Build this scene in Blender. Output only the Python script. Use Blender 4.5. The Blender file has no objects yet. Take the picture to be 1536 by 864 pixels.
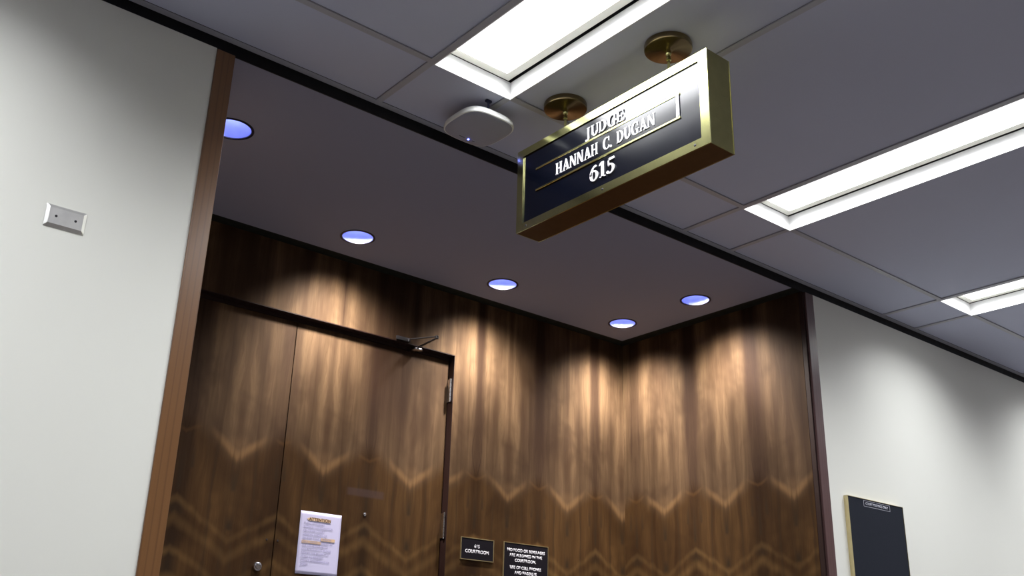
import bpy, bmesh, math
from mathutils import Vector, Matrix
C = bpy.context.scene.collection
SC = bpy.context.scene
PI = math.pi

# ------------------------------------------------------------------ camera
cam_d = bpy.data.cameras.new('camera'); cam = bpy.data.objects.new('camera', cam_d); C.objects.link(cam)
Rx = Vector((0.7683514, -0.6395143, 0.025644)); Dn = Vector((0.2499651, 0.2629562, -0.9318645)); Fw = Vector((0.5891974, 0.7224095, 0.3618991))
m = Matrix((Rx, -Dn, -Fw)).transposed().to_4x4(); m.translation = Vector((0, -2.8794, 0.85)); cam.matrix_world = m
cam_d.sensor_width = 36.0; cam_d.lens = 36.0 * 1511.8 / 1536; cam_d.clip_start = 0.02; cam_d.clip_end = 60
SC.camera = cam
# ------------------------------------------------------------------ world, exposure
w = bpy.data.worlds.new('world'); SC.world = w; w.use_nodes = True
w.node_tree.nodes['Background'].inputs[0].default_value = (0.02, 0.02, 0.022, 1); w.node_tree.nodes['Background'].inputs[1].default_value = 1
VS = SC.view_settings; VS.view_transform = 'Standard'; VS.look = 'None'; VS.gamma = 1; VS.use_curve_mapping = False; VS.exposure = 0.0
TROFFER_W = 33.0         # watts of every fluorescent troffer
TROFFER_SPREAD = 140.0
LENS_E = 1.5
DOWN_W = 360.            # watts of every downlight
CAN_E = 6.5

# ------------------------------------------------------------------ material helpers
class NT:
    def __init__(s, name):
        s.mat = bpy.data.materials.new(name); s.mat.use_nodes = True; s.t = s.mat.node_tree; s.n = s.t.nodes
        s.b = s.n['Principled BSDF']; s.pos = None
    def L(s, a, b): s.t.links.new(a, b)
    def put(s, sock, v):
        if isinstance(v, bpy.types.NodeSocket): s.L(v, sock)
        elif isinstance(v, tuple): sock.default_value = v if len(v) == len(sock.default_value) else (*v, 1)
        else: sock.default_value = v
    def m(s, op, a, b=None, c=None, clamp=False):
        n = s.n.new('ShaderNodeMath'); n.operation = op; n.use_clamp = clamp
        for i, v in enumerate((a, b, c)):
            if v is not None: s.put(n.inputs[i], v)
        return n.outputs[0]
    def P(s):
        if not s.pos:
            g = s.n.new('ShaderNodeNewGeometry'); x = s.n.new('ShaderNodeSeparateXYZ'); s.L(g.outputs['Position'], x.inputs[0]); s.pos = x.outputs
        return s.pos
    def O(s):
        g = s.n.new('ShaderNodeTexCoord'); return g.outputs['Object']
    def vec(s, x, y, z):
        n = s.n.new('ShaderNodeCombineXYZ')
        for i, v in enumerate((x, y, z)): s.put(n.inputs[i], v)
        return n.outputs[0]
    def noise(s, v, scale=1., detail=4., rough=.55, dist=0.):
        n = s.n.new('ShaderNodeTexNoise'); s.L(v, n.inputs['Vector']); n.inputs['Scale'].default_value = scale
        n.inputs['Detail'].default_value = detail; n.inputs['Roughness'].default_value = rough; n.inputs['Distortion'].default_value = dist
        return n.outputs['Fac']
    def ss(s, v, a, b, lo=0., hi=1.):
        n = s.n.new('ShaderNodeMapRange'); n.interpolation_type = 'SMOOTHSTEP'; s.put(n.inputs[0], v)
        for i, q in enumerate((a, b, lo, hi)): s.put(n.inputs[i+1], q)
        return n.outputs[0]
    def mix(s, f, a, b, mode='MIX'):
        n = s.n.new('ShaderNodeMix'); n.data_type = 'RGBA'; n.blend_type = mode; s.put(n.inputs[0], f); s.put(n.inputs[6], a); s.put(n.inputs[7], b)
        return n.outputs[2]
    def bump(s, h, strength=.2, dist=.002):
        n = s.n.new('ShaderNodeBump'); n.inputs['Strength'].default_value = strength; n.inputs['Distance'].default_value = dist
        s.L(h, n.inputs['Height']); s.L(n.outputs[0], s.b.inputs['Normal'])
    def set(s, **k):
        for a, v in k.items(): s.put(s.b.inputs[a.replace('_', ' ')], v)
        return s.mat
def plain(name, col, rough=.5, metal=0., coat=0., emis=None, es=0., var=.06, nsc=25., spec=.5, bump=0.):
    t = NT(name); n = t.noise(t.O(), nsc, 3)
    lo = tuple(c*(1-var) for c in col); hi = tuple(min(1, c*(1+var)) for c in col)
    t.set(Base_Color=t.mix(n, lo, hi), Roughness=t.ss(n, .2, .8, rough*.9, min(1, rough*1.1)), Metallic=metal, Coat_Weight=coat)
    t.b.inputs['Specular IOR Level'].default_value = spec
    if emis: t.set(Emission_Color=(*emis, 1), Emission_Strength=es)
    if bump: t.bump(n, bump, .001)
    return t.mat

def veneer(name, axis, vc, Lf, patch=None, kz=0., dark_zones=()):
    """book-matched crotch walnut veneer: leaves of width Lf mirrored about vc, V figures in horizontal bands"""
    t = NT(name); p = t.P(); h = p[axis]; z = t.m('SUBTRACT', p[2], kz)
    d = t.m('SUBTRACT', h, vc)
    u = t.m('PINGPONG', d, Lf)                       # 0 on the V centres, Lf on the dark seams
    s = t.m('SUBTRACT', Lf, u)
    wob = t.noise(t.vec(t.m('MULTIPLY', u, 7.), z, 3.1), 2.6, 3)
    wob2 = t.noise(t.vec(t.m('MULTIPLY', d, 3.), t.m('MULTIPLY', z, 2.), 9.), 1.5, 2)
    wo = t.m('MULTIPLY', t.m('SUBTRACT', wob, .5), .06)
    uw = t.m('ADD', u, wo)
    uv = t.m('ADD', uw, t.m('MULTIPLY', d, .02))     # leaves drift slightly from one another
    streak = t.noise(t.vec(t.m('MULTIPLY', uv, 15.), t.m('MULTIPLY', z, .55), 0.), 1., 3, .5)
    streak2 = t.noise(t.vec(t.m('MULTIPLY', uw, 38.), t.m('MULTIPLY', z, 1.1), 4.), 1., 3, .55)
    fine = t.noise(t.vec(t.m('MULTIPLY', uv, 190.), t.m('MULTIPLY', z, 5.), 2.), 1., 5, .7)
    broad = t.noise(t.vec(t.m('MULTIPLY', u, 7.), t.m('MULTIPLY', z, 1.3), 5.), 1., 2)
    col = t.mix(t.ss(streak, .28, .72), (.034, .019, .011), (.120, .076, .042))
    col = t.mix(t.ss(broad, .35, .7, 0., .55), col, (.155, .097, .054))
    col = t.mix(t.ss(fine, .35, .75, .0, .42), col, (.045, .021, .011))
    def band(c, wdt): return t.ss(t.m('ABSOLUTE', c), 0., wdt, 1., 0.)
    # dark seams running up from the flames
    seam = t.m('MULTIPLY', t.ss(t.m('ADD', s, t.m('MULTIPLY', wo, 1.2)), .010, .055, 1., 0.), t.ss(z, 1.5, 2.05, 1., .80))
    seam = t.m('MULTIPLY', seam, t.ss(streak, .2, .8, 1., .35))
    col = t.mix(t.m('MULTIPLY', seam, .95), col, (.020, .010, .007))
    # oval outline of a flame on the dark seams
    ov = t.m('MULTIPLY', t.m('SINE', t.m('MULTIPLY', t.m('SUBTRACT', z, 1.83), PI/.30)), .032)
    ovm = t.m('MULTIPLY', t.ss(z, 1.83, 1.85), t.ss(z, 2.05, 2.12, 1., 0.))
    ovl = t.m('MULTIPLY', band(t.m('SUBTRACT', t.m('ADD', s, t.m('MULTIPLY', wo, .3)), ov), .005), ovm)
    col = t.mix(t.m('MULTIPLY', t.m('MULTIPLY', ovl, .55), t.ss(wob2, .35, .6)), col, (.018, .009, .007))
    vd = t.m('MULTIPLY', t.ss(t.m('ABSOLUTE', uw), .0, .035, 1., 0.), t.ss(z, 1.76, 1.80))
    col = t.mix(t.m('MULTIPLY', vd, t.ss(streak, .2, .8, .55, .15)), col, (.040, .020, .011))
    cloud = t.noise(t.vec(t.m('MULTIPLY', d, 2.2), t.m('MULTIPLY', z, 1.6), 1.), 1.6, 3, .6, .4)
    col = t.mix(t.ss(cloud, .42, .66, 0., .62), col, (.030, .016, .009))
    for c0, hw, f, zl in dark_zones:                       # heartwood streaks and other dark zones, each with its own place in the sheet
        q = t.m('MULTIPLY', t.ss(t.m('ABSOLUTE', t.m('SUBTRACT', t.m('ADD', h, t.m('MULTIPLY', wo, .8)), c0)), hw*.15, hw, 1., 0.), t.ss(z, zl-.25, zl+.2))
        col = t.mix(t.m('MULTIPLY', q, t.ss(streak2, .25, .75, f*.8, f)), col, (.022, .011, .007))
    # upper V figures
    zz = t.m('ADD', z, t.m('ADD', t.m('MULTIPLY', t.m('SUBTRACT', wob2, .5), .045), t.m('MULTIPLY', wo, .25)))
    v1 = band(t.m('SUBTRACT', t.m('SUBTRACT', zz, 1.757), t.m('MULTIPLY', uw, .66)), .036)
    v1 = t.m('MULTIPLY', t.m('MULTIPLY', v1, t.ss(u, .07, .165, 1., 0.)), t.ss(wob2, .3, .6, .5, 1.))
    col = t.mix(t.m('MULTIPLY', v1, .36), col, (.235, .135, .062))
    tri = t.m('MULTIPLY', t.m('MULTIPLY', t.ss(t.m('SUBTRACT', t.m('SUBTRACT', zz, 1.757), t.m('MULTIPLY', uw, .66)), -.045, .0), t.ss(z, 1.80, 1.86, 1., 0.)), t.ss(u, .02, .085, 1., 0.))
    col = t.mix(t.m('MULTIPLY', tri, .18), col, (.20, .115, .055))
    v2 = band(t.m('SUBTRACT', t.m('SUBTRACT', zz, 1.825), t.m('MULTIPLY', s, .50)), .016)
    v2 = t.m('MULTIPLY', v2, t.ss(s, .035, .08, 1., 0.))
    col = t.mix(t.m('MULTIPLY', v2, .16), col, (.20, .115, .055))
    # below the V line the veneer is darkened and turned browner and greener
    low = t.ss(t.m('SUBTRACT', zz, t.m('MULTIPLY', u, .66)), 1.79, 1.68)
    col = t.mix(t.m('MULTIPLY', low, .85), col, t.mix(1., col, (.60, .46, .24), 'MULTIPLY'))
    col = t.mix(t.m('MULTIPLY', t.ss(streak2, .50, .72), t.ss(z, 1.9, 1.7, .25, .60)), col, (.030, .017, .008))
    # dark tongues under each V and beside the seams
    def blot(x, xc, xw, z0, z1, f):
        nonlocal col
        q = t.m('MULTIPLY', t.ss(t.m('ABSOLUTE', t.m('SUBTRACT', t.m('ADD', x, t.m('MULTIPLY', wo, .5)), xc)), 0., xw, 1., 0.),
                t.m('MULTIPLY', t.ss(z, z0, z0+.02), t.ss(z, z0+.03, z1, 1., 0.)))
        col = t.mix(t.m('MULTIPLY', q, f), col, (.022, .014, .008))
    blot(u, 0., .020, 1.585, 1.70, .75); blot(u, 0., .030, 1.415, 1.50, .85)
    blot(s, .048, .018, 1.66, 1.80, .6); blot(s, 0., .014, 1.56, 1.82, .6); blot(s, 0., .06, 1.20, 1.46, .6); blot(s, .0, .07, 1.46, 1.56, .45)
    # lower chevrons rising to the seams
    for z0, wd, f in ((1.532, .026, .42), (1.455, .040, .56), (1.33, .03, .45), (1.21, .04, .5), (1.05, .05, .5)):
        c1 = band(t.m('ADD', t.m('SUBTRACT', zz, z0), t.m('MULTIPLY', t.m('ADD', s, t.m('MULTIPLY', wo, .8)), .60)), wd)
        c1 = t.m('MULTIPLY', c1, t.m('MULTIPLY', t.ss(streak, .25, .6, .5, 1.), t.ss(cloud, .35, .6, 1., .45)))
        col = t.mix(t.m('MULTIPLY', c1, f), col, (.140, .080, .030))
    if patch:
        x0, x1, z0, z1 = patch
        q = t.m('MULTIPLY', t.m('MULTIPLY', t.ss(h, x0, x0+.02), t.ss(h, x1-.02, x1, 1., 0.)), t.m('MULTIPLY', t.ss(p[2], z0, z0+.012), t.ss(p[2], z1-.012, z1, 1., 0.)))
        col = t.mix(t.m('MULTIPLY', q, .5), col, (.055, .035, .035))
    t.set(Base_Color=col, Roughness=t.ss(fine, .2, .8, .55, .68)); t.b.inputs['Specular IOR Level'].default_value = .09
    t.bump(fine, .08, .0006)
    return t.mat

def hardwood(name, c0, c1, c2, axis_scale=(1, 1, .06)):
    t = NT(name); mp = t.n.new('ShaderNodeMapping'); t.L(t.O(), mp.inputs[0]); mp.inputs['Scale'].default_value = axis_scale
    a = t.noise(mp.outputs[0], 38., 5, .6, 1.2); wv = t.n.new('ShaderNodeTexWave'); t.L(mp.outputs[0], wv.inputs[0])
    wv.wave_type = 'BANDS'; wv.bands_direction = 'X'
    wv.inputs['Scale'].default_value = 14.; wv.inputs['Distortion'].default_value = 6.; wv.inputs['Detail'].default_value = 2.; wv.inputs['Detail Scale'].default_value = .8
    col = t.mix(a, c0, c1); col = t.mix(t.ss(wv.outputs['Fac'], .0, .25, .35, 0.), col, c2)
    t.set(Base_Color=col, Roughness=.33, Coat_Weight=.35, Coat_Roughness=.22); t.bump(a, .05, .0005)
    return t.mat

def wallpaper(name, col):
    t = NT(name); n1 = t.noise(t.O(), 900., 2); n2 = t.noise(t.O(), 2.2, 3)
    c = t.mix(n2, tuple(x*.97 for x in col), col); c = t.mix(t.ss(n1, .45, .75, 0., .12), c, tuple(x*.8 for x in col))
    t.set(Base_Color=c, Roughness=.62); t.bump(n1, .12, .0008); return t.mat
def tile_mat(name, col, spot=True):
    t = NT(name); n1 = t.noise(t.O(), 420., 3, .7); n2 = t.noise(t.O(), 3., 2)
    c = t.mix(n2, tuple(x*.96 for x in col), col); c = t.mix(t.ss(n1, .58, .72, 0., .25), c, tuple(x*.62 for x in col))
    t.set(Base_Color=c, Roughness=.9); t.bump(n1, .3, .001); return t.mat
def brass(name, col, rough, streaks=(1, 60, 1)):
    t = NT(name); mp = t.n.new('ShaderNodeMapping'); t.L(t.O(), mp.inputs[0]); mp.inputs['Scale'].default_value = streaks
    n = t.noise(mp.outputs[0], 8., 4); n2 = t.noise(t.O(), 30., 3)
    c = t.mix(t.ss(n2, .3, .7), tuple(x*.92 for x in col), col)
    t.set(Base_Color=c, Metallic=1., Roughness=t.ss(n, .2, .8, rough*.9, rough*1.12)); return t.mat

def glossy(name, col, rough, ior):
    t = NT(name); n = t.noise(t.O(), 6., 3); t.set(Base_Color=t.mix(n, tuple(x*.8 for x in col), col), Roughness=t.ss(n, .2, .8, rough*.9, rough*1.1), IOR=ior); return t.mat
M = dict(
    wall=wallpaper('cream_wallcovering', (.78, .79, .735)),
    panel=plain('fill_cutting_brown', (.20, .15, .12), .6),  # for the unseen rear wall, set dark to cut fill light
    tile=tile_mat('mineral_ceiling_tile', (.56, .585, .74)),
    tee=plain('painted_steel_grid', (.42, .42, .48), .38),
    gyp=tile_mat('painted_plaster_ceiling', (.30, .315, .43)),
    black=plain('black_paint', (.004, .004, .006), .6, spec=.25),
    slot=plain('moulding_and_gap_shade', (.014, .017, .014), .6, spec=.25),
    floor=plain('dark_carpet', (.115, .112, .115), .95, nsc=300., bump=.4),
    oak=hardwood('varnished_cherry_post', (.150, .068, .024), (.20, .095, .036), (.07, .028, .012)),
    post_right=hardwood('dark_brown_post', (.090, .048, .048), (.125, .070, .068), (.05, .026, .024)),  # right post, given a darker purplish brown than the left
    jamb=plain('dark_red_brown_stain', (.016, .005, .004), .6, spec=.3),
    wood_back=veneer('walnut_veneer_back', 0, 4.311, .2175, dark_zones=((2.66, .30, .88, 2.3), (3.655, .17, .90, 1.9), (3.235, .05, .6, 1.9), (4.094, .03, .5, 1.9), (1.80, .22, .6, 2.3), (3.86, .03, .4, 2.1))),  # the header's left zone has its unlit shade painted into the veneer
    wood_side=veneer('walnut_veneer_side', 1, .148, .2175, dark_zones=((.345, .12, .88, 1.75), (.80, .08, .82, 1.8), (.13, .15, .75, 2.0), (1.24, .06, .4, 1.9), (.03, .08, .5, 1.9))),
    wood_door=veneer('walnut_veneer_door', 0, 2.345, .249, patch=(2.475, 2.70, 1.650, 1.698), dark_zones=((2.70, .28, .90, 1.98), (2.60, .07, .7, 1.85), (2.345, .03, .35, 1.95), (3.02, .06, .3, 2.0), (2.13, .08, .5, 1.4))),
    wood_door2=veneer('walnut_veneer_other_door', 0, 1.905, .249, dark_zones=((1.66, .09, .7, 1.3), (1.93, .10, .45, 2.2), (2.12, .12, .65, 1.3))),
    brass=brass('polished_brass', (.86, .85, .38), .17),
    brass_dk=brass('brushed_brass', (.44, .42, .18), .30, (1, 1, 40)),
    canopy=brass('aged_brass_cover', (.22, .165, .085), .24, (1, 1, 1)),
    bottom=brass('floor_reflection_brass', (.15, .082, .034), .34, (1, 3, 1)),  # dark floor reflection painted into the brass colour
    navy=glossy('glossy_navy_panel', (.0015, .0022, .006), .18, 1.53),
    letter=plain('white_letter', (.92, .91, .96), .35),
    ink=plain('white_engraving', (.72, .72, .82), .5),
    blkplate=plain('black_engraved_plastic', (.007, .006, .010), .5, spec=.15),
    felt=plain('black_letterboard', (.014, .017, .026), .8, nsc=200., spec=.15),
    goldedge=brass('gold_edge', (.72, .62, .36), .4),
    steel=brass('brushed_stainless', (.80, .80, .78), .42, (1, 1, 1)),
    chrome=brass('satin_chrome', (.75, .75, .78), .2),
    darkmetal=plain('dark_bronze_metal', (.03, .028, .032), .45, metal=.2, spec=.3),
    white_en=plain('white_enamel', (.90, .91, .91), .42),
    cream_en=plain('cream_lens_frame', (.88, .87, .78), .5),
    lens=plain('lit_acrylic_lens', (.9, .9, .9), .5, emis=(.97, .97, 1.), es=LENS_E),
    ap=plain('white_plastic_shell', (.86, .88, .86), .38),
    ap_under=plain('grey_plastic_cover', (.33, .35, .45), .42),
    blue=plain('lit_blue_diode', (.2, .2, .9), .4, emis=(.10, .13, 1.), es=40.),
    cable=plain('navy_cable', (.015, .02, .07), .5),
    logo=plain('grey_print', (.10, .10, .13), .5),
    paper=plain('copy_paper', (.56, .55, .80), .85, var=.03, nsc=12.),
    type=plain('grey_toner', (.30, .28, .46), .8), type_dk=plain('black_toner', (.10, .05, .02), .8),
    hilite=plain('orange_highlighter', (.62, .44, .30), .8, var=.12),
    reflector=plain('blue_glare_reflector', (.34, .40, .98), .30, var=.18, nsc=30., emis=None),  # blue cast of the lamp glare put into the metal colour
    bulb=plain('lit_reflector_bulb', (.9, .9, 1.), .3, emis=(.86, .88, 1.), es=CAN_E),
    trimring=plain('black_trim_ring', (.012, .010, .030), .4),
)

# ------------------------------------------------------------------ mesh helpers
def bm_new(): return bmesh.new()
def add_box(bm, lo, hi, bev=0.):
    lo = Vector(lo); hi = Vector(hi); r = bmesh.ops.create_cube(bm, size=1.)
    for v in r['verts']: v.co = Vector(((lo[i]+hi[i])/2 + v.co[i]*(hi[i]-lo[i]) for i in range(3)))
    if bev:
        es = list({e for v in r['verts'] for e in v.link_edges})
        bmesh.ops.bevel(bm, geom=es, offset=bev, segments=2, affect='EDGES', profile=.5)
def add_lathe(bm, prof, seg=40, center=(0, 0, 0), rot=None, caps=True):
    """prof: list of (radius, z); revolved about z, then rotated by rot and moved to center"""
    rot = rot or Matrix.Identity(3); c = Vector(center); rings = []
    for r, z in prof:
        rings.append([bm.verts.new(c + rot @ Vector((r*math.cos(2*PI*i/seg), r*math.sin(2*PI*i/seg), z))) for i in range(seg)])
    for a, b in zip(rings, rings[1:]):
        for i in range(seg):
            try: bm.faces.new((a[i], a[(i+1) % seg], b[(i+1) % seg], b[i]))
            except ValueError: pass
    if caps:
        for r in (rings[0][::-1], rings[-1]): bm.faces.new(r)
def add_tube(bm, pts, r, seg=10):
    pts = [Vector(p) for p in pts]; rings = []
    for i, p in enumerate(pts):
        d = (pts[min(i+1, len(pts)-1)] - pts[max(i-1, 0)]).normalized()
        q = d.to_track_quat('Z', 'Y').to_matrix()
        rings.append([bm.verts.new(p + q @ Vector((r*math.cos(2*PI*k/seg), r*math.sin(2*PI*k/seg), 0))) for k in range(seg)])
    for a, b in zip(rings, rings[1:]):
        for k in range(seg): bm.faces.new((a[k], a[(k+1) % seg], b[(k+1) % seg], b[k]))
    bm.faces.new(rings[0][::-1]); bm.faces.new(rings[-1])
def add_prism(bm, loop, f0, f1):
    """loop: 2-D points; f0 / f1 map a 2-D point to the two 3-D faces"""
    a = [bm.verts.new(f0(*p)) for p in loop]; b = [bm.verts.new(f1(*p)) for p in loop]; n = len(loop)
    bm.faces.new(a[::-1]); bm.faces.new(b)
    for i in range(n): bm.faces.new((a[i], a[(i+1) % n], b[(i+1) % n], b[i]))
def obj(name, bm, mat, parent=None, origin=None, smooth=False, bevel=0.):
    """links bm as ONE mesh object; geometry is given in world space, origin = where its own origin goes"""
    bmesh.ops.recalc_face_normals(bm, faces=bm.faces)
    base = Vector((0, 0, 0))
    q = parent
    while q is not None: base += q.location; q = q.parent
    o3 = Vector(origin) if origin is not None else base
    bmesh.ops.translate(bm, vec=-o3, verts=bm.verts)
    me = bpy.data.meshes.new(name); bm.to_mesh(me); bm.free(); me.materials.append(mat)
    if smooth:
        for p in me.polygons: p.use_smooth = True
        try: me.set_sharp_from_angle(angle=math.radians(35))
        except Exception: pass
    o = bpy.data.objects.new(name, me); C.objects.link(o); o.parent = parent; o.location = o3 - base
    if bevel:
        md = o.modifiers.new('bevel', 'BEVEL'); md.width = bevel; md.segments = 2; md.limit_method = 'ANGLE'
    return o
def tag(o, label=None, cat=None, group=None, kind=None):
    for k, v in (('label', label), ('category', cat), ('group', group), ('kind', kind)):
        if v: o[k] = v
    return o
def thing(name, label, cat, loc, group=None):
    o = bpy.data.objects.new(name, None); C.objects.link(o); o.location = loc; o.empty_display_size = .05
    return tag(o, label, cat, group)
def copy_tree(o, parent=None):
    c = o.copy(); C.objects.link(c); c.parent = parent
    for ch in [x for x in C.objects if x.parent == o]: copy_tree(ch, c)
    return c
def struct(name, bm, mat, parent=None, origin=None, **k):
    o = obj(name, bm, mat, parent, origin, **k)
    if parent is None: o['kind'] = 'structure'
    return o
def boxes(*bs):
    bm = bm_new()
    for lo, hi in bs: add_box(bm, lo, hi)
    return bm
def text_bm(lines, size, to3, align='CENTER', depth=.0006, bold=0., gap=1.35, sx=1.):
    """flat sans lettering: lines = [(text, x, z)], to3 maps (x, z, d) to world space"""
    out = bm_new()
    for s, x, z in lines:
        cu = bpy.data.curves.new('lettering', 'FONT'); cu.body = s; cu.size = size; cu.align_x = align; cu.align_y = 'CENTER'
        cu.offset = bold; cu.resolution_u = 3
        to = bpy.data.objects.new('lettering', cu); C.objects.link(to)
        dg = bpy.context.evaluated_depsgraph_get(); dg.update()
        me = bpy.data.meshes.new_from_object(to.evaluated_get(dg))
        t = bm_new(); t.from_mesh(me); r = bmesh.ops.extrude_face_region(t, geom=list(t.faces))
        for v in t.verts: v.co.z = 0
        for g in r['geom']:
            if isinstance(g, bmesh.types.BMVert): g.co.z = 1.
        for v in t.verts: v.co = to3(x + v.co.x*sx, z + v.co.y, depth*v.co.z)
        tmp = bpy.data.meshes.new('t'); t.to_mesh(tmp); t.free(); out.from_mesh(tmp)
        bpy.data.meshes.remove(tmp); bpy.data.objects.remove(to); bpy.data.meshes.remove(me); bpy.data.curves.remove(cu)
    return out

# ------------------------------------------------------------------ main dimensions
ZC = 2.85                    # corridor ceiling
ZA = 2.805                   # alcove ceiling
YB = 1.3286                  # alcove back wall
XR = 4.336                   # alcove side wall on the right
X0, X1 = -6.0, 13.0          # corridor ends
YN = -3.45                   # corridor wall behind the camera
PL0, PL1 = 1.037, 1.102      # left post
PR0, PR1 = 4.350, 4.418      # right post
DX0, DX1, DZ = 1.21, 3.050, 2.467   # door opening
XL = .99                     # alcove side wall on the left
TR0, PITCH, TRW = 1.6745, 1.71, .348
TY0, TY1 = -2.060, -.3584
TEE = .025
KS = range(-2, 7)

# ------------------------------------------------------------------ room shell
struct('floor', boxes(((X0-.1, YN-.1, -.05), (X1+.1, YB+.2, 0))), M['floor'])
struct('wall_left', boxes(((X0, 0, 0), (PL0, .12, ZA+.004))), M['wall'])
struct('wall_right', boxes(((PR1, 0, 0), (X1, .12, ZA+.004))), M['wall'])
struct('wall_behind', boxes(((X0, YN-.1, 0), (X1, YN, 3.1))), M['panel'])
struct('wall_far_left', boxes(((X0-.1, YN, 0), (X0, YB, 3.1))), M['wall'])
struct('wall_far_right', boxes(((X1, YN, 0), (X1+.1, YB, 3.1))), M['wall'])
# alcove panelling: header over the doors, panel beside them
struct('wall_back', boxes(((DX1, YB, 0), (XR+.02, YB+.14, 3.0)), ((XL, YB, DZ), (DX1, YB+.14, 3.0)), ((XL, YB, 0), (DX0, YB+.14, DZ))), M['wood_back'])
struct('wall_alcove_right', boxes(((XR, .030, 0), (XR+.02, YB, 3.0))), M['wood_side'])
struct('wall_alcove_left', boxes(((XL-.02, .03, 0), (XL, YB, 3.0))), M['wood_side'])
# posts
struct('trim_1', boxes(((PL0, -.006, 0), (PL1, .075, ZA))), M['oak'], origin=(PL0, 0, 0), bevel=.002)
struct('trim_2', boxes(((PR0, -.006, 0), (PR1, .075, ZA))), M['post_right'], origin=(PR0, 0, 0), bevel=.002)
struct('trim_3', boxes(((XR+.001, .005, 0), (PR0, .030, ZA))), M['jamb'])
# black fascia strip that runs on top of the walls and across the alcove
struct('trim_4', boxes(((X0, .001, ZA), (X1, .007, ZC+.04))), M['black'])
# wall angle of the ceiling grid
struct('trim_5', boxes(((X0, -.024, ZC), (X1, .004, ZC+.004))), M['tee'])
# alcove ceiling: cells with round holes for the downlights
AX1, AY1 = 4.250, 1.2476
LIGHTS = [(4.0156, 1.0146), (4.0256, .4712), (3.1112, 1.0146), (2.2144, 1.0146), (1.3092, .4634)]
RO = .084
def ceiling_alcove():
    bm = bm_new(); H = .11
    ys = [.007, .4674-H, .4674+H, 1.0146-H, 1.0146+H, AY1]
    cx = [1.3092, 2.2144, 3.1112, 4.0206]; xs = [XL+.086]
    for c in cx: xs += [c-H, c+H]
    xs.append(AX1)
    def q(x0, y0, x1, y1): bm.faces.new([bm.verts.new((x, y, ZA)) for x, y in ((x0, y0), (x1, y0), (x1, y1), (x0, y1))])
    for i in range(len(xs)-1):
        for j in range(len(ys)-1):
            hole = [l for l in LIGHTS if xs[i] < l[0] < xs[i+1] and ys[j] < l[1] < ys[j+1]]
            if not hole: q(xs[i], ys[j], xs[i+1], ys[j+1]); continue
            hx, hy = hole[0]; N = 48; inn = []; out = []
            for k in range(N):
                a = 2*PI*(k+.5)/N; c, s = math.cos(a), math.sin(a); inn.append(bm.verts.new((hx+RO*.93*c, hy+RO*.93*s, ZA)))
                tx = (xs[i+1]-hx)/c if c > 0 else (xs[i]-hx)/c; ty = (ys[j+1]-hy)/s if s > 0 else (ys[j]-hy)/s; t = min(tx, ty)
                out.append(bm.verts.new((hx+t*c, hy+t*s, ZA)))
            for k in range(N):
                l = (k+1) % N; bm.faces.new((inn[k], inn[l], out[l], out[k]))
            for (X, Y) in ((xs[i], ys[j]), (xs[i+1], ys[j]), (xs[i+1], ys[j+1]), (xs[i], ys[j+1])):   # square corners
                ds = sorted(range(N), key=lambda k: (out[k].co.x-X)**2+(out[k].co.y-Y)**2)[:2]
                bm.faces.new((out[ds[0]], bm.verts.new((X, Y, ZA)), out[ds[1]]))
    bmesh.ops.remove_doubles(bm, verts=bm.verts, dist=1e-5)
    ext = bmesh.ops.extrude_face_region(bm, geom=list(bm.faces))
    for g in ext['geom']:
        if isinstance(g, bmesh.types.BMVert): g.co.z += .012
    return bm
struct('ceiling_alcove', ceiling_alcove(), M['gyp'])
# moulding round the alcove ceiling with painted gap shade, and the slab over everything
struct('trim_6', boxes(((XL, AY1, ZA+.004), (XR-.0005, YB-.0005, ZA+.010)), ((AX1, .007, ZA+.004), (XR-.0005, AY1, ZA+.010)), ((XL, .007, ZA+.004), (XL+.086, AY1, ZA+.010))), M['slot'])
struct('ceiling_slab', boxes(((X0-.1, YN-.1, 3.1), (X1+.1, YB+.2, 3.15))), M['black'])
# corridor ceiling tiles and grid
def ceiling_grid():
    tiles, tees = [], []
    ZT = ZC+.006
    def tile(x0, y0, x1, y1): tiles.append(((x0, y0, ZT), (x1, y1, ZT+.016)))
    def tee(x0, y0, x1, y1): tees.append(((x0, y0, ZC), (x1, y1, ZC+.005)))
    A0, A1 = TY1-TEE+.001, TY1+.001
    for k in KS:
        a = TR0+PITCH*k; b = a+TRW; nx = a+PITCH
        # row against the wall
        tile(a, A1, b-TEE, -.024); tile(b, A1, nx-TEE, -.024); tee(b-TEE, A1, b, -.024); tee(nx-TEE, A1, nx, -.024)
        # the tee along the wall row
        tee(b, A0, nx, A1)
        # row between the troffers
        cuts = [b] + ([2.358, 2.358+TEE] if k == 0 else [])
        if k == 0: tile(b, TY0, 2.358, A0); tee(2.358, TY0, 2.358+TEE, A0); tile(2.358+TEE, TY0, nx-TEE, A0)
        else: tile(b, TY0, nx-TEE, A0)
        tee(nx-TEE, TY0, nx, A0)
        # near row
        tile(a, YN, b-TEE, TY0-TEE); tile(b, YN, nx-TEE, TY0-TEE); tee(b-TEE, YN, b, TY0-TEE); tee(nx-TEE, YN, nx, TY0-TEE)
        tee(a, TY0-TEE, nx, TY0)
    return tiles, tees
TL_, TE_ = ceiling_grid()
struct('ceiling', boxes(*TL_), M['tile'])
struct('trim_7', boxes(*TE_), M['tee'])

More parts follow.
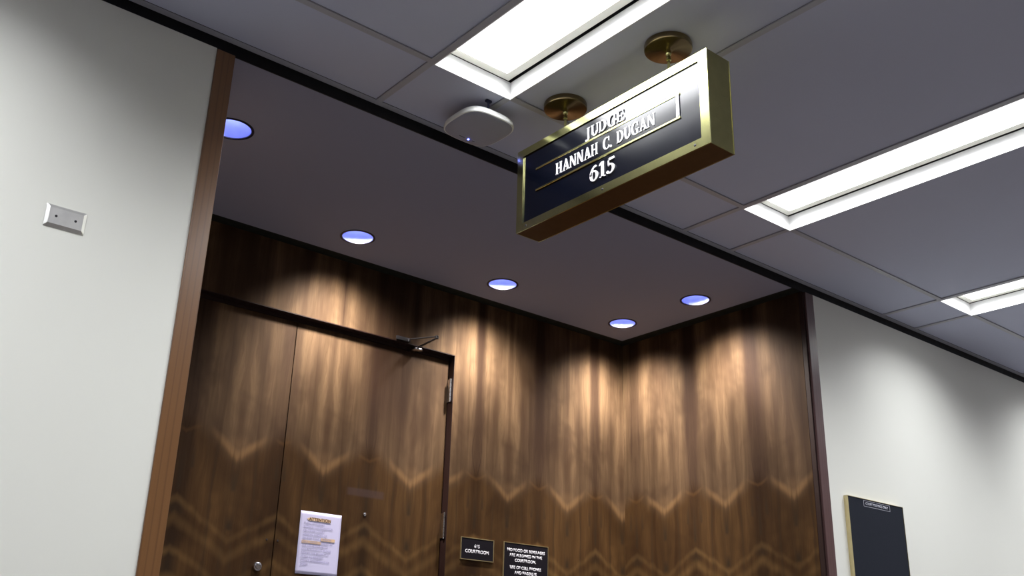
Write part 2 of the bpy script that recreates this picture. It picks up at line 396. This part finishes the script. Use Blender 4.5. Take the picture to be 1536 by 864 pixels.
# ------------------------------------------------------------------ fluorescent troffers
def make_troffer():
    a, b = TR0, TR0+TRW; w_ = .004; zt = ZC+.0725
    root = thing('ceiling_light', '', 'ceiling light', ((a+b)/2, (TY0+TY1)/2, ZC))
    obj('housing', boxes(((a, TY0, zt+.03), (b, TY1, zt+.034)), ((a, TY0, zt+.001), (a+w_, TY1, zt+.03)), ((b-w_, TY0, zt+.001), (b, TY1, zt+.03)),
                         ((a, TY0, zt+.001), (b, TY0+w_, zt+.03)), ((a, TY1-w_, zt+.001), (b, TY1, zt+.03))), M['black'], root)
    bm = boxes(((a, TY0, ZC), (a+w_, TY1, zt)), ((b-w_, TY0, ZC), (b, TY1, zt)), ((a+w_, TY0, ZC), (b-w_, TY0+w_, zt)), ((a+w_, TY1-w_, ZC), (b-w_, TY1, zt)))
    rs = obj('recess_side', bm, M['white_en'], root); rs['label'] = 'white enamelled side walls of the recess'
    fx0, fx1, fy0, fy1 = a+w_+.001, b-w_-.014, TY0+.012, TY1-w_-.005; fw = .034
    fr = obj('lens_frame', boxes(((fx0, fy0, zt), (fx0+fw, fy1, zt+.012)), ((fx1-fw, fy0, zt), (fx1, fy1, zt+.012)),
                            ((fx0+fw, fy0, zt), (fx1-fw, fy0+fw, zt+.012)), ((fx0+fw, fy1-fw, zt), (fx1-fw, fy1, zt+.012))), M['cream_en'], root)
    fr['label'] = 'cream hinged frame round the lens'
    obj('lens', boxes(((fx0+fw-.002, fy0+fw-.002, zt+.006), (fx1-fw+.002, fy1-fw+.002, zt+.010))), M['lens'], root)['label'] = 'glowing white lens'
    for x, y in ((b-.0045, TY1-.045), (b-.07, TY1-.0045)):
        sc_ = bm_new(); add_lathe(sc_, [(.003, 0), (.003, .0015)], 10, (x, y, ZC+.02), Matrix.Rotation(-PI/2, 3, 'Y') if y < TY1-.02 else Matrix.Rotation(PI/2, 3, 'X'))
        obj('rivet', sc_, M['steel'], root)
    ld = bpy.data.lights.new('fluorescent_tubes', 'AREA'); ld.shape = 'RECTANGLE'; ld.size = fx1-fx0-2*fw; ld.size_y = fy1-fy0-2*fw
    ld.energy = TROFFER_W; ld.spread = math.radians(TROFFER_SPREAD); ld.color = (.965, .975, 1.)
    lo = bpy.data.objects.new('fluorescent_tubes', ld); C.objects.link(lo); lo.parent = root
    lo.location = ((fx0+fx1)/2-root.location.x, (fy0+fy1)/2-root.location.y, zt+.003-ZC)
    return root
T0 = make_troffer()
TLAB = {0: 'recessed fluorescent ceiling light above the white access point, beside the hanging sign',
        1: 'long recessed fluorescent ceiling light to the right of the hanging sign',
        2: 'recessed fluorescent ceiling light farthest right, cut by the picture edge'}
for k in KS:
    o = T0 if k == 0 else copy_tree(T0)
    o.location.x = T0.location.x if k == 0 else (TR0+TRW/2) + PITCH*k
    tag(o, TLAB.get(k, 'recessed fluorescent ceiling light of the corridor row, out of the picture'), 'ceiling light', 'recessed fluorescent ceiling lights')

# ------------------------------------------------------------------ downlights
def make_downlight():
    x, y = LIGHTS[0]; root = thing('downlight', '', 'downlight', (x, y, ZA))
    bm = bm_new(); add_lathe(bm, [(RO*.885, .012), (RO*.885, -.003), (RO, -.003), (RO, -.0003)], 48, (x, y, ZA), caps=False)
    obj('trim_ring', bm, M['trimring'], root, smooth=True)['label'] = 'black trim ring'
    bm = bm_new(); pr = [(RO*.87, .0)]
    for i in range(1, 9): a = i/8; pr.append((RO*.87*(1-.52*a**1.6), .105*a))
    add_lathe(bm, pr, 48, (x, y, ZA), caps=False)
    obj('reflector', bm, M['reflector'], root, smooth=True)['label'] = 'metal cone reflector with blue lamp glare in its colour'
    bm = bm_new(); add_lathe(bm, [(.001, .060), (.022, .064), (.034, .076), (.036, .095), (.030, .104)], 32, (x, y, ZA))
    obj('bulb', bm, M['bulb'], root, smooth=True)
    ld = bpy.data.lights.new('lamp_glow', 'SPOT'); ld.energy = DOWN_W; ld.spot_size = math.radians(150); ld.spot_blend = .3; ld.shadow_soft_size = .045
    ld.color = (1., .935, .85)
    ld.use_nodes = True; lt = ld.node_tree; em = lt.nodes['Emission']            # photometric curve of the reflector lamp: wide ring, weaker straight down
    tc = lt.nodes.new('ShaderNodeTexCoord'); sp = lt.nodes.new('ShaderNodeSeparateXYZ'); lt.links.new(tc.outputs['Normal'], sp.inputs[0])
    ab = lt.nodes.new('ShaderNodeMath'); ab.operation = 'ABSOLUTE'; lt.links.new(sp.outputs[2], ab.inputs[0])
    def lm(op, p, q=None):
        n = lt.nodes.new('ShaderNodeMath'); n.operation = op
        for i, v in enumerate((p, q)):
            if v is None: continue
            if isinstance(v, float): n.inputs[i].default_value = v
            else: lt.links.new(v, n.inputs[i])
        return n.outputs[0]
    th = lm('ARCCOSINE', lm('MINIMUM', ab.outputs[0], 1.)); g_ = lm('DIVIDE', th, math.radians(31.)); g_ = lm('EXPONENT', lm('MULTIPLY', lm('MULTIPLY', g_, g_), -1.))
    mr = lt.nodes.new('ShaderNodeMapRange'); mr.interpolation_type = 'SMOOTHSTEP'; lt.links.new(ab.outputs[0], mr.inputs[0])
    for q, v in enumerate((.90, .995, 1., .50)): mr.inputs[q+1].default_value = v
    m2 = lt.nodes.new('ShaderNodeMapRange'); m2.interpolation_type = 'SMOOTHSTEP'; lt.links.new(ab.outputs[0], m2.inputs[0])
    for q, v in enumerate((.45, .76, 0., 1.)): m2.inputs[q+1].default_value = v
    out = lm('MULTIPLY', lm('MULTIPLY', g_, mr.outputs[0]), m2.outputs[0])
    lt.links.new(out, em.inputs['Strength'])
    lo = bpy.data.objects.new('lamp_glow', ld); C.objects.link(lo); lo.parent = root; lo.location = (0, 0, .006)
    return root
D0 = make_downlight()
AIM = [(12, 12), (15, 0), (11, 14), (11, 14), (-12, 0)]      # degrees each lamp is turned towards +X and +Y
DLAB = ['round recessed downlight nearest the inner corner of the alcove ceiling', 'round recessed downlight at the right, in front of the side panelling',
        'round recessed downlight above the panel right of the double door', 'round recessed downlight in front of the double door leaves',
        'round recessed downlight half hidden behind the left wooden post']
for i, (x, y) in enumerate(LIGHTS):
    o = D0 if i == 0 else copy_tree(D0)
    o.location.x = x; o.location.y = y
    [l for l in C.objects if l.parent == o and l.type == 'LIGHT'][0].rotation_euler = (math.radians(AIM[i][1]), math.radians(-AIM[i][0]), 0)
    tag(o, DLAB[i], 'downlight', 'recessed downlights of the alcove')

# ------------------------------------------------------------------ double door (structure)
DF = YB + .045                                            # face of the door leaves
struct('trim_8', boxes(((DX0, DF-.0, 2.444), (DX1, DF+.02, DZ)), ((DX0, YB+.0005, DZ-.004), (DX1, DF, DZ-.0003)),
                       ((DX1-.002, YB+.0005, 0), (DX1-.0003, DF+.02, DZ-.004)), ((DX0+.0003, YB+.0005, 0), (DX0+.004, DF+.02, DZ-.004))), M['jamb'])
SEAM = 2.130
def leaf(name, x0, x1, mat):
    bm = bm_new(); add_box(bm, (x0, DF, .01), (x1, DF+.042, 2.442), .0015)
    return struct(name, bm, mat, origin=((x0+x1)/2, DF, .01))
door_l = leaf('door_1', DX0+.005, SEAM-.0018, M['wood_door2'])
door_r = leaf('door_2', SEAM+.0018, DX1-.006, M['wood_door'])
RY = Matrix.Rotation(PI/2, 3, 'X')                        # lathe axis z -> -Y
bm = bm_new(); add_lathe(bm, [(.021, 0), (.021, .007), (.0185, .012), (.0135, .013), (.0135, .011), (.0125, .011), (.0120, .016), (.006, .0165)], 32, (2.060, DF, 1.285), RY)
add_box(bm, (2.0590, DF-.0175, 1.279), (2.0610, DF-.0160, 1.291))
lk = obj('lock_cylinder', bm, M['chrome'], door_l, smooth=True); lk['label'] = 'round chrome lock cylinder'
for nm, par, xx in (('mark', door_l, 2.094), ('mark', door_r, 2.148)):
    bm = bm_new(); add_lathe(bm, [(.0045, 0), (.004, .0012)], 14, (xx, DF, 1.405), RY); obj('screw_plug', bm, M['darkmetal'], par)
bm = bm_new(); add_lathe(bm, [(.0085, 0), (.0085, .003), (.006, .004), (.0045, .002), (.001, .003)], 24, (2.591, DF, 1.574), RY)
obj('peephole', bm, M['chrome'], door_r, smooth=True)['label'] = 'small chrome door viewer'
for z0, z1 in ((2.212, 2.336), (1.506, 1.630), (.25, .374)):
    bm = bm_new(); n = 5; hz = (z1-z0)/n
    for i in range(n): add_lathe(bm, [(.0062, i*hz+.0008), (.0068, i*hz+.0014), (.0068, (i+1)*hz-.0014), (.0062, (i+1)*hz-.0008)], 16, (3.0385, YB+.012, z0))
    add_lathe(bm, [(.002, -.004), (.005, -.002), (.0045, .001)], 12, (3.0385, YB+.012, z0)); add_lathe(bm, [(.0045, -.001), (.005, .002), (.002, .004)], 12, (3.0385, YB+.012, z1))
    add_box(bm, (3.041, YB+.014, z0), (3.0440, DF+.01, z1))
    obj('hinge', bm, M['chrome'], door_r, smooth=True)['label'] = 'satin metal butt hinge'
# overhead closer
cl = thing('door_closer', 'dark metal door closer arm folded over the top of the right door leaf', 'door closer', (2.79, YB, 2.45))
bm = bm_new(); add_box(bm, (2.668, YB-.012, 2.470), (2.752, YB, 2.490), .002); add_lathe(bm, [(.007, 0), (.007, .016), (.004, .018)], 16, (2.735, YB-.022, 2.466)); add_box(bm, (2.726, YB-.024, 2.470), (2.744, YB-.010, 2.480))
obj('bracket', bm, M['darkmetal'], cl, smooth=True)
EL = Vector((2.8116, 1.1663, 2.478))
def flat_arm(p, q, wd, th):
    bm = bm_new(); p = Vector(p); q = Vector(q); d = (q-p).normalized(); s = Vector((-d.y, d.x, 0))*wd/2; up = Vector((0, 0, th/2))
    vs = [bm.verts.new(c + a*s + b*up) for c in (p, q) for a in (-1, 1) for b in (-1, 1)]
    for f in ((0, 1, 3, 2), (4, 6, 7, 5), (0, 4, 5, 1), (2, 3, 7, 6), (0, 2, 6, 4), (1, 5, 7, 3)): bm.faces.new([vs[i] for i in f])
    return bm
obj('forearm', flat_arm((2.735, YB-.022, 2.480), EL, .010, .004), M['darkmetal'], cl, bevel=.001)
obj('main_arm', flat_arm((2.800, YB-.010, 2.452), EL+Vector((0, 0, -.008)), .012, .005), M['darkmetal'], cl, bevel=.001)
bm = bm_new(); add_lathe(bm, [(.007, -.012), (.009, -.011), (.009, .003), (.006, .006)], 20, EL); obj('elbow_joint', bm, M['darkmetal'], cl, smooth=True)
bm = bm_new(); add_box(bm, (2.775, YB-.024, 2.436), (2.822, DF-.001, 2.446), .002); add_lathe(bm, [(.008, 0), (.008, .010)], 16, (2.800, YB-.012, 2.444)); obj('spindle', bm, M['chrome'], cl, smooth=True)

# ------------------------------------------------------------------ wood notice: paper on the door
def face_y(yf):                       # (x, z, d) on a wall that faces -Y
    return lambda x, z, d=0.: Vector((x, yf - d, z))
PW, PH = .2165, .281; PX, PZ = 2.2485, 1.2715      # lower left corner
pp = thing('paper_notice', 'white sheet headed ATTENTION taped to the double door', 'notice', (PX+PW/2, DF, PZ))
bm = bm_new(); nx, nz = 14, 18; g = []
for j in range(nz+1):
    g.append([bm.verts.new((PX+PW*i/nx, DF-.0012-.0014*abs(math.sin(3.1*i/nx+1.3*j/nz))*(.3+.7*(1-j/nz)**2), PZ+PH*j/nz)) for i in range(nx+1)])
for j in range(nz):
    for i in range(nx): bm.faces.new((g[j][i], g[j][i+1], g[j+1][i+1], g[j+1][i]))
sh = obj('sheet', bm, M['paper'], pp, smooth=True); md = sh.modifiers.new('thickness', 'SOLIDIFY'); md.thickness = .0003
fp = face_y(DF-.0038)
obj('heading', text_bm([('ATTENTION', PX+.103, PZ+.2470)], .0190, fp, bold=.0006, depth=.0002, sx=1.08), M['type_dk'], pp)
for lp in ([(.045, .2400), (.160, .2390), (.160, .2535), (.050, .2545), (.034, .2480)], [(.116, .1530), (.190, .1530), (.190, .1665), (.116, .1660)], [(.018, .1370), (.118, .1370), (.118, .1490), (.018, .1500)]):
    bm = bm_new(); add_prism(bm, [(PX+a, PZ+b) for a, b in lp], lambda x, z: fp(x, z, -.0004), lambda x, z: fp(x, z, -.0001)); obj('highlighter_mark', bm, M['hilite'], pp)
bl = ['IF ANY ATTORNEY', 'WITNESS COORDINATOR,', 'OR OTHER COURT', 'OFFICIAL KNOWS OR', 'BELIEVES THAT A PERSON', 'FEELS UNSAFE COMING TO', 'THE COURTHOUSE TO', 'COURTROOM 615, PLEASE', 'NOTIFY THE BRANCH 31', 'CLERK TO REQUEST', 'COURT APPEARANCE VIA', 'ZOOM']
obj('body_text', text_bm([(s, PX+.020, PZ+.2270-.0168*i) for i, s in enumerate(bl)], .0132, fp, align='LEFT', depth=.0002, bold=0., sx=.98), M['type'], pp)
# plaques
def plaque(name, label, x0, x1, z0, z1, lines, size, bold):
    root = thing(name, label, 'sign', ((x0+x1)/2, YB, z0)); e = .0035
    obj('plate', boxes(((x0+e, YB-.0055, z0+e), (x1-e, YB, z1-e))), M['blkplate'], root)
    obj('edge_frame', boxes(((x0, YB-.007, z0), (x0+e, YB, z1)), ((x1-e, YB-.007, z0), (x1, YB, z1)), ((x0+e, YB-.007, z0), (x1-e, YB, z0+e)), ((x0+e, YB-.007, z1-e), (x1-e, YB, z1))), M['goldedge'], root)['label'] = 'thin gold edge'
    for ln in lines: obj('lettering', text_bm([ln], size, face_y(YB-.0055), depth=.0006, bold=bold, sx=1.0), M['ink'], root)
plaque('courtroom_plaque', 'small black plaque reading 615 COURTROOM right of the door', 3.139, 3.3535, 1.411, 1.522, [('615', 3.243, 1.480), ('COURTROOM', 3.245, 1.4535)], .0240, .0004)
plaque('rules_plaque', 'larger black plaque about food, beverages and cell phones', 3.420, 3.732, 1.205, 1.5255,
       [('NO FOOD OR BEVERAGES', 3.576, 1.4865), ('ARE ALLOWED IN THE', 3.574, 1.4605), ('COURTROOM.', 3.571, 1.4350), ('USE OF CELL PHONES', 3.574, 1.3980), ('AND PAGERS IS', 3.574, 1.3720), ('PROHIBITED', 3.574, 1.346)], .0222, .0004)

# ------------------------------------------------------------------ stainless blank plate on the left wall
def wall_plate(x0, x1, z0, z1):
    root = thing('wall_plate', 'blank stainless steel cover plate high on the white wall at left', 'wall plate', ((x0+x1)/2, 0, z0))
    bm = bm_new(); b_ = .010; d = .0075
    o_ = [(x0, z0), (x1, z0), (x1, z1), (x0, z1)]; i_ = [(x0+b_, z0+b_), (x1-b_, z0+b_), (x1-b_, z1-b_), (x0+b_, z1-b_)]
    A = [bm.verts.new((x, 0, z)) for x, z in o_]; B = [bm.verts.new((x, -.002, z)) for x, z in o_]; I = [bm.verts.new((x, -d, z)) for x, z in i_]
    bm.faces.new(A); bm.faces.new(I)
    for k in range(4):
        l = (k+1) % 4; bm.faces.new((A[k], A[l], B[l], B[k])); bm.faces.new((B[k], B[l], I[l], I[k]))
    obj('cover', bm, M['steel'], root, bevel=.0012)
    for x in (x0+.030, x1-.030):
        bm = bm_new(); add_lathe(bm, [(.0038, 0), (.0034, .0014), (.001, .0018)], 16, (x, -d, (z0+z1)/2), RY); obj('screw', bm, M['darkmetal'], root, smooth=True)
wall_plate(.6176, .7320, 2.0215, 2.0905)

# ------------------------------------------------------------------ directory board on the right wall
bx0, bx1, bz0, bz1, bt = 4.542, 5.055, .92, 1.7576, .0242
rt = thing('posting_board', 'black letter board in a thin gold frame on the white wall at right', 'board', ((bx0+bx1)/2, 0, bz0))
obj('case', boxes(((bx0+.002, -bt+.003, bz0+.002), (bx1-.002, 0, bz1-.002))), M['felt'], rt)
obj('frame', boxes(((bx0, -bt, bz0), (bx0+.002, -.0, bz1)), ((bx1-.002, -bt, bz0), (bx1, 0, bz1)), ((bx0, -bt, bz1-.002), (bx1, 0, bz1)), ((bx0, -bt, bz0), (bx1, 0, bz0+.002))), M['goldedge'], rt)['label'] = 'gold metal edge'
lx0, lx1, lz0, lz1 = 4.686, 4.930, 1.7195, 1.7500; e = .0012; fy = -bt+.003
obj('label_border', boxes(*[((a, fy-.0008, b), (c, fy, d)) for a, b, c, d in ((lx0, lz0, lx0+e, lz1), (lx1-e, lz0, lx1, lz1), (lx0, lz0, lx1, lz0+e), (lx0, lz1-e, lx1, lz1))]), M['ink'], rt)
obj('lettering', text_bm([('COURT POSTINGS ONLY', (lx0+lx1)/2, (lz0+lz1)/2)], .0185, face_y(fy), depth=.0006, bold=.0001, sx=1.0), M['ink'], rt)

# ------------------------------------------------------------------ access point
ax, ay, az = 2.003, -.1970, 2.789
ap = thing('wireless_access_point', 'white rounded square wireless access point under the ceiling', 'access point', (ax, ay, ZC))
def squircle(h, n, k=4.2):
    out = []
    for i in range(n):
        t = 2*PI*i/n; c, s = math.cos(t), math.sin(t); r = h/((abs(c)**k+abs(s)**k)**(1/k)); out.append((r*c, r*s))
    return out
def loft(bm, rings, n=64):
    rs = [[bm.verts.new((ax+x, ay+y, z)) for x, y in squircle(h, n, 3.3)] for h, z in rings]
    for a, b in zip(rs, rs[1:]):
        for i in range(n): bm.faces.new((a[i], a[(i+1) % n], b[(i+1) % n], b[i]))
    bm.faces.new(rs[0][::-1]); bm.faces.new(rs[-1])
bm = bm_new(); loft(bm, [(.098, az+.030), (.108, az+.028), (.1140, az+.021), (.1170, az+.009), (.1160, az+.003), (.1135, az+.0005)]); obj('shell', bm, M['ap'], ap, smooth=True)
bm = bm_new(); loft(bm, [(.1125, az+.0012), (.110, az-.0008), (.090, az-.0022), (.05, az-.003)]); obj('front_cover', bm, M['ap_under'], ap, smooth=True)['label'] = 'grey front cover'
bm = bm_new(); add_lathe(bm, [(.0034, .0006), (.0034, -.001), (.0015, -.0018)], 16, (2.017, -.1150, az-.0026)); obj('status_light', bm, M['blue'], ap)['label'] = 'glowing blue status light'
for x0, x1 in ((1.972, 1.998), (2.034, 2.046)): obj('printed_mark', boxes(((x0, -.1175, az-.0034), (x1, -.1145, az-.0022))), M['logo'], ap)
obj('mounting_bracket', boxes(((ax-.05, ay-.05, az+.034), (ax+.05, ay+.05, az+.040)), ((ax-.05, ay-.012, az+.040), (ax-.035, ay+.012, ZC+.006)), ((ax+.035, ay-.012, az+.040), (ax+.05, ay+.012, ZC+.006))), M['cable'], ap)
bm = bm_new(); add_tube(bm, [(1.985, -.255, az+.034), (1.985, -.268, az+.038), (1.975, -.290, az+.046), (1.966, -.300, ZC+.008)], .0045)
add_box(bm, (1.955, -.305, ZC-.004), (1.980, -.292, ZC+.006), .002); obj('cable', bm, M['cable'], ap, smooth=True)

# ------------------------------------------------------------------ hanging sign
SX, SB = 2.1436, 2.2576        # front and rear faces
SY0, SY1 = -1.1814, -.2650     # near and far ends
SZ0, SZ1 = 2.3765, 2.7135
sg = thing('hanging_sign', 'brass framed double hung name sign with courtroom number 615', 'hanging sign', ((SX+SB)/2, (SY0+SY1)/2, SZ0))
fs = .034; th = .004
obj('cabinet', boxes(((SX+th, SY0, SZ0), (SB-th, SY0+.003, SZ1)), ((SX+th, SY1-.003, SZ0), (SB-th, SY1, SZ1)), ((SX+th, SY0+.003, SZ1-.003), (SB-th, SY1-.003, SZ1))), M['brass_dk'], sg, bevel=.0008)['label'] = 'brushed brass box sides'
iy0, iy1, iz0, iz1 = -1.1465, -.2975, 2.407, 2.6835
obj('bottom_cover', boxes(((SX+th, SY0+.003, SZ0), (SB-th, SY1-.003, SZ0+.003))), M['bottom'], sg)['label'] = 'brown underside, floor reflection in its colour'
def face_frame(x0, x1):
    return obj('face_frame', boxes(((x0, SY0, SZ0), (x1, iy0, SZ1)), ((x0, iy1, SZ0), (x1, SY1, SZ1)), ((x0, iy0, SZ0), (x1, iy1, iz0)), ((x0, iy0, iz1), (x1, iy1, SZ1))), M['brass'], sg)
face_frame(SX, SX+th)['label'] = 'polished brass face frame'; face_frame(SB-th, SB)
for x0, x1 in ((SX+.005, SX+.009), (SB-.009, SB-.005)): obj('face_panel', boxes(((x0, iy0-.004, iz0-.004), (x1, iy1+.004, iz1+.004))), M['navy'], sg)['label'] = 'glossy dark navy panel'
PF = SX+.005
def rail(z):
    bm = bm_new(); add_box(bm, (PF-.0045, -1.064, z-.0038), (PF, -.369, z+.0038), .0012); o = obj('name_rail', bm, M['brass'], sg); o['label'] = 'thin brass rail holding the name strip'
rail(2.6035); rail(2.5170)
bm = bm_new(); add_box(bm, (PF-.0022, -1.058, 2.5212), (PF, -.374, 2.5993), .0005); obj('name_strip', bm, M['navy'], sg)
bm = bm_new()  # convex tab added to catch a glint at the strip's end
pr = [(PF-.0022, -1.046), (PF-.0050, -1.052), (PF-.0058, -1.057), (PF-.0040, -1.061), (PF-.0022, -1.062)]
a_ = [bm.verts.new((x, y, 2.5212)) for x, y in pr]; b_ = [bm.verts.new((x, y, 2.5993)) for x, y in pr]
bm.faces.new(a_[::-1]); bm.faces.new(b_)
for i in range(5): bm.faces.new((a_[i], a_[(i+1) % 5], b_[(i+1) % 5], b_[i]))
obj('glint_tab', bm, M['chrome'], sg, smooth=True)['label'] = 'chrome tab added for the glint'
# roman serif lettering
def glyph(ch):
    """list of polygons on a cap height of 1, and the advance width"""
    T, t, S, v = .155, .065, .055, .075   # thick, thin, serif height, serif overhang
    R = lambda x0, y0, x1, y1: [(x0, y0), (x1, y0), (x1, y1), (x0, y1)]
    def stem(x, w_, y0=0., y1=1., top=True, bot=True):
        p = [R(x, y0, x+w_, y1)]
        if bot: p.append(R(x-v, y0, x+w_+v, y0+S))
        if top: p.append(R(x-v, y1-S, x+w_+v, y1))
        return p
    def arc(cx, cy, ro, so, ri, si, a0, a1, n=22, dx=0., dy=0.):
        out = []
        for i in range(n):
            A = math.radians(a0+(a1-a0)*i/n); B = math.radians(a0+(a1-a0)*(i+1)/n)
            out.append([(cx+ro*math.cos(A), cy+so*math.sin(A)), (cx+ro*math.cos(B), cy+so*math.sin(B)), (cx+dx+ri*math.cos(B), cy+dy+si*math.sin(B)), (cx+dx+ri*math.cos(A), cy+dy+si*math.sin(A))])
        return out
    def disc(cx, cy, r, n=16): return [[(cx+r*math.cos(2*PI*i/n), cy+r*math.sin(2*PI*i/n)) for i in range(n)]]
    if ch == 'H': return stem(.09, T)+stem(.62, T)+[R(.2, .47, .7, .47+t)], .98
    if ch == 'N': return stem(.10, t, bot=True)+stem(.73, t, top=True, bot=False)+[[(.04, 1), (.27, 1), (.805, 0), (.66, 0)]], .98
    if ch == 'A': return [[(.10, 0), (.18, 0), (.47, .92), (.42, 1.)], [(.40, 1.), (.50, 1.), (.86, 0), (.64, 0)], R(.24, .30, .68, .30+t), R(.0, 0, .28, S), R(.53, 0, .95, S)], .96
    if ch == 'D': return stem(.09, T)+arc(.30, .5, .52, .5, .32, .5-t, -90, 90, dx=.0)+[R(.2, 0, .31, t), R(.2, 1-t, .31, 1)], .92
    if ch == 'U': return stem(.09, T, .3, 1., bot=False)+stem(.66, t, .3, 1., bot=False)+arc(.4125, .32, .3225, .335, .1375, .335-.085, 180, 360, dx=0)+[[(.09, .33), (.275, .33), (.275, .30), (.09, .30)]], .86
    if ch == 'C': return arc(.50, .5, .46, .515, .28, .515-t, 48, 312, dx=.03)+[R(.76, .66, .82, 1.), R(.77, .06, .82, .28)], .90
    if ch == 'G': return arc(.50, .5, .46, .515, .28, .515-t, 48, 290, dx=.03)+[R(.76, .66, .82, 1.), R(.68, .03, .68+T, .44), R(.58, .38, .95, .44)], 1.0
    if ch == 'E': return stem(.09, T)+[R(.2, 0, .74, t), R(.2, 1-t, .70, 1), R(.2, .48, .56, .48+t), [(.68, 0), (.75, 0), (.79, .28), (.74, .28)], R(.66, .74, .71, 1), R(.52, .36, .56, .66)], .82
    if ch == 'J': return [R(.24, .12, .24+T, 1.), R(.24-v, 1-S, .24+T+v, 1.)]+arc(.19, .12, .235, .30, .05, .24, 270, 360)+disc(.08, -.11, .085)+[R(.10, -.18, .2, -.12)], .62
    if ch == '.': return disc(.14, .09, .10), .34
    if ch == '6':
        return arc(.36, .33, .33, .345, .15, .345-.07, 0, 360, 30)+arc(.62, .36, .59, .66, .41, .60, 105, 180, 14)+disc(.50, .93, .075), .76
    if ch == '1': return [R(.20, 0, .40, 1.), R(.08, 0, .52, S), [(.04, .80), (.20, .86), (.20, 1.), (.04, .86)]], .60
    if ch == '5':
        return [[(.15, .50), (.23, .50), (.23, 1.), (.15, 1.)], R(.15, .86, .64, 1.)]+arc(.30, .31, .36, .325, .18, .325-.08, -110, 112, 22)+disc(.12, .12, .095)+[[(.15, .50), (.2, .48), (.26, .55), (.2, .60)]], .74
    return [], .55
def serif(text, ya, yb, zb, hgt):
    """text runs from world Y ya to yb (towards -Y) on the face panel"""
    bm = bm_new(); adv = 0.; items = []
    for ch in text:
        g_, a = glyph(ch); items.append((g_, adv)); adv += a
    sc_ = (ya-yb)/adv
    for g_, x0 in items:
        for poly in g_:
            add_prism(bm, poly, lambda x, z: Vector((PF-.0020, ya-(x+x0)*sc_, zb+z*hgt)), lambda x, z: Vector((PF-.0052, ya-(x+x0)*sc_, zb+z*hgt)))
    return bm
for s, ya, yb, zb, h in (('JUDGE', -.634, -.822, 2.6140, .044), ('HANNAH C. DUGAN', -.480, -.962, 2.5355, .0460), ('615', -.654, -.778, 2.4385, .0580)):
    obj('lettering', serif(s, ya, yb, zb, h), M['letter'], sg)['label'] = 'raised white letters'
for y in (-.320, -.716, -1.120):
    bm = bm_new(); add_lathe(bm, [(.0045, 0), (.0038, .0012), (.0010, .0018)], 16, (SX, y, 2.3915), Matrix.Rotation(-PI/2, 3, 'Y')); obj('screw', bm, M['darkmetal'], sg, smooth=True)
for y in (-.9774, -.4674):
    x = 2.2006; r = obj('rod', boxes(((x-.0001, y-.0001, SZ1), (x+.0001, y+.0001, SZ1+.0002))), M['brass'], sg)
    bm = bm_new(); add_lathe(bm, [(.0048, SZ1-.003), (.0048, 2.793), (.0085, 2.795), (.0085, 2.803), (.006, 2.806), (.006, 2.812), (.0095, 2.816), (.0105, 2.823), (.0085, 2.829), (.006, 2.832)], 20, (x, y, 0))
    me = r.data; bmesh.ops.recalc_face_normals(bm, faces=bm.faces); bmesh.ops.translate(bm, vec=-Vector(sg.location), verts=bm.verts); bm.to_mesh(me); bm.free()
    for p in me.polygons: p.use_smooth = True
    me.set_sharp_from_angle(angle=math.radians(35))
    bm = bm_new(); add_lathe(bm, [(.0795, ZC+.0058), (.081, ZC+.001), (.081, ZC-.012), (.0795, ZC-.0165), (.0765, ZC-.018), (.020, ZC-.0185), (.012, ZC-.022), (.004, ZC-.0225)], 64, (x, y, 0))
    obj('canopy', bm, M['canopy'], sg, smooth=True)['label'] = 'round aged brass ceiling cover'
